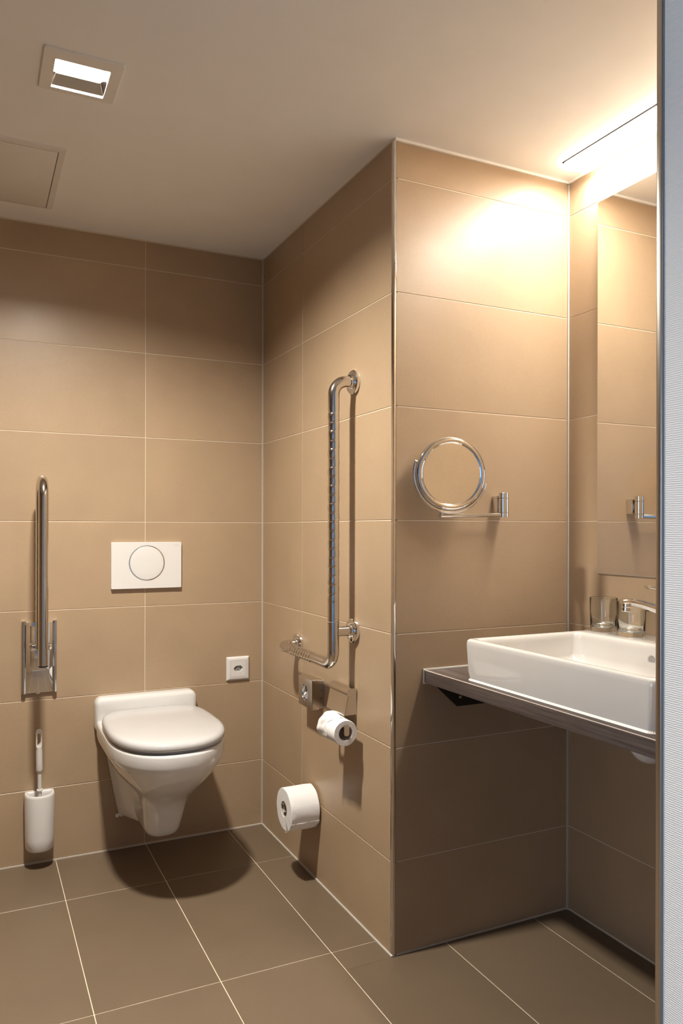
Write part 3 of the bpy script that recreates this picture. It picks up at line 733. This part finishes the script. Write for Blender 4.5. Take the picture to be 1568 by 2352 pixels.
lathe('overflow_hole', (.4605, -1.437, .8130), (-1, 0, 0), [(-.001, .0098), (.0019, .0098)], 'grey_plastic', wb_, 32)
bm = bmesh.new()
lo = []
for off, z in ((.0048, .7476), (.0040, .7490), (.0005, .7520), (-.002, .7520), (-.002, .7476)):
    pts = rr((.1200 + XB) / 2, -1.454, XB - .1200 + 2 * off, .566 + 2 * off, .012 + off, 48)
    lo.append([(min(a, XB), b_ + .0006 * math.sin(i * 3.1), z) for i, (a, b_) in enumerate(pts)])
add_loft(bm, lo, ring=True); finish(bm, 'sealant', 'sealant_white', wb_)
lathe('drain', (.300, -1.455, .7672), (0, 0, 1), [(0, .032), (.002, .032), (.003, .028), (.004, .010)], 'chrome', wb_, 32)
dp = thing('drain_pipe', 'white plastic drain pipe bending away under the vanity top', 'pipe', (.40, -1.455, .60))
tube('pipe', bend([(.400, -1.455, .7125), (.400, -1.455, .602), (W - .002, -1.455, .602)],   .042, 12), .0270, 'plastic', dp, 28)
lathe('collar', (.400, -1.455, .690), (0, 0, 1), [(0, .028), (.002, .031), (.018, .031), (.02, .028)], 'plastic', dp, 28)
lathe('rosette', (W - .0005, -1.455, .602), (-1, 0, 0), [(0, .042), (.004, .042), (.010, .027)], 'plastic', dp, 28)

# ------------------------------------------------------------------ faucet
fa = thing('faucet', 'chrome single-lever faucet at the back of the washbasin', 'faucet', (.530, -1.455, .850))
lathe('body', (.530, -1.455, .8500), (0, 0, 1), [(0, .027), (.004, .027), (.006, .0225), (.085, .0215), (.100, .0225), (.112, .0205), (.116, .012)], 'chrome', fa, 36)
lo = []
for x, z, hw, hh in ((.535, .912, .016, .014), (.500, .922, .016, .0125), (.450, .938, .0155, .0105), (.400, .951, .0150, .0085), (.370, .957, .0140, .0075), (.354, .9585, .0115, .006), (.346, .958, .007, .004)):
    lo.append([(x, -1.455 + a, z + b_) for a, b_ in rr(0, 0, 2 * hw, 2 * hh, min(hw, hh) * .8, 24)])
loft('spout', lo, 'chrome', fa, smooth=50)
lathe('aerator', (.360, -1.455, .9545), (-.10, 0, -1), [(0, .0120), (.008, .0122), (.0095, .0118), (.0100, .0112), (.0185, .0112), (.0195, .0100)], 'chrome', fa, 28)
lo = []
for x, z, hw, hh in ((.535, .9665, .016, .006), (.510, .972, .014, .006), (.470, .981, .011, .0045), (.435, .988, .0095, .0036), (.421, .9905, .007, .0025)):
    lo.append([(x, -1.455 + a, z + b_) for a, b_ in rr(0, 0, 2 * hw, 2 * hh, hh * .8, 24)])
loft('lever', lo, 'chrome', fa, smooth=50)

# ------------------------------------------------------------------ tumblers
def tumbler(x, y, label):
    z0 = .8502
    prof = [(.0, .0325), (.002, .0340), (.010, .0345), (.088, .0362), (.0890, .0358), (.0886, .0351), (.050, .0343), (.014, .0330), (.0105, .030), (.0095, .012)]
    o = lathe('drinking_glass', (x, y, z0), (0, 0, 1), prof, 'glass', None, 48, 50)
    return tag(o, label, 'glass', 'tumblers on the washbasin ledge')
tumbler(.5440, -1.1980, 'clear tumbler on the basin ledge nearer the tiled corner')
tumbler(.5340, -1.3040, 'clear tumbler on the basin ledge right beside the faucet')

# the vanity top and basin stand about one degree out of square to the wall
for root in (vt, wb_):
    for o in root.children:
        off = root.location + o.location
        for v in o.data.vertices:
            x, y = v.co.x + off.x, v.co.y + off.y
            v.co.x += 0.0165 * (-y - L) * max(0.0, (W - x) / (W - 0.093))
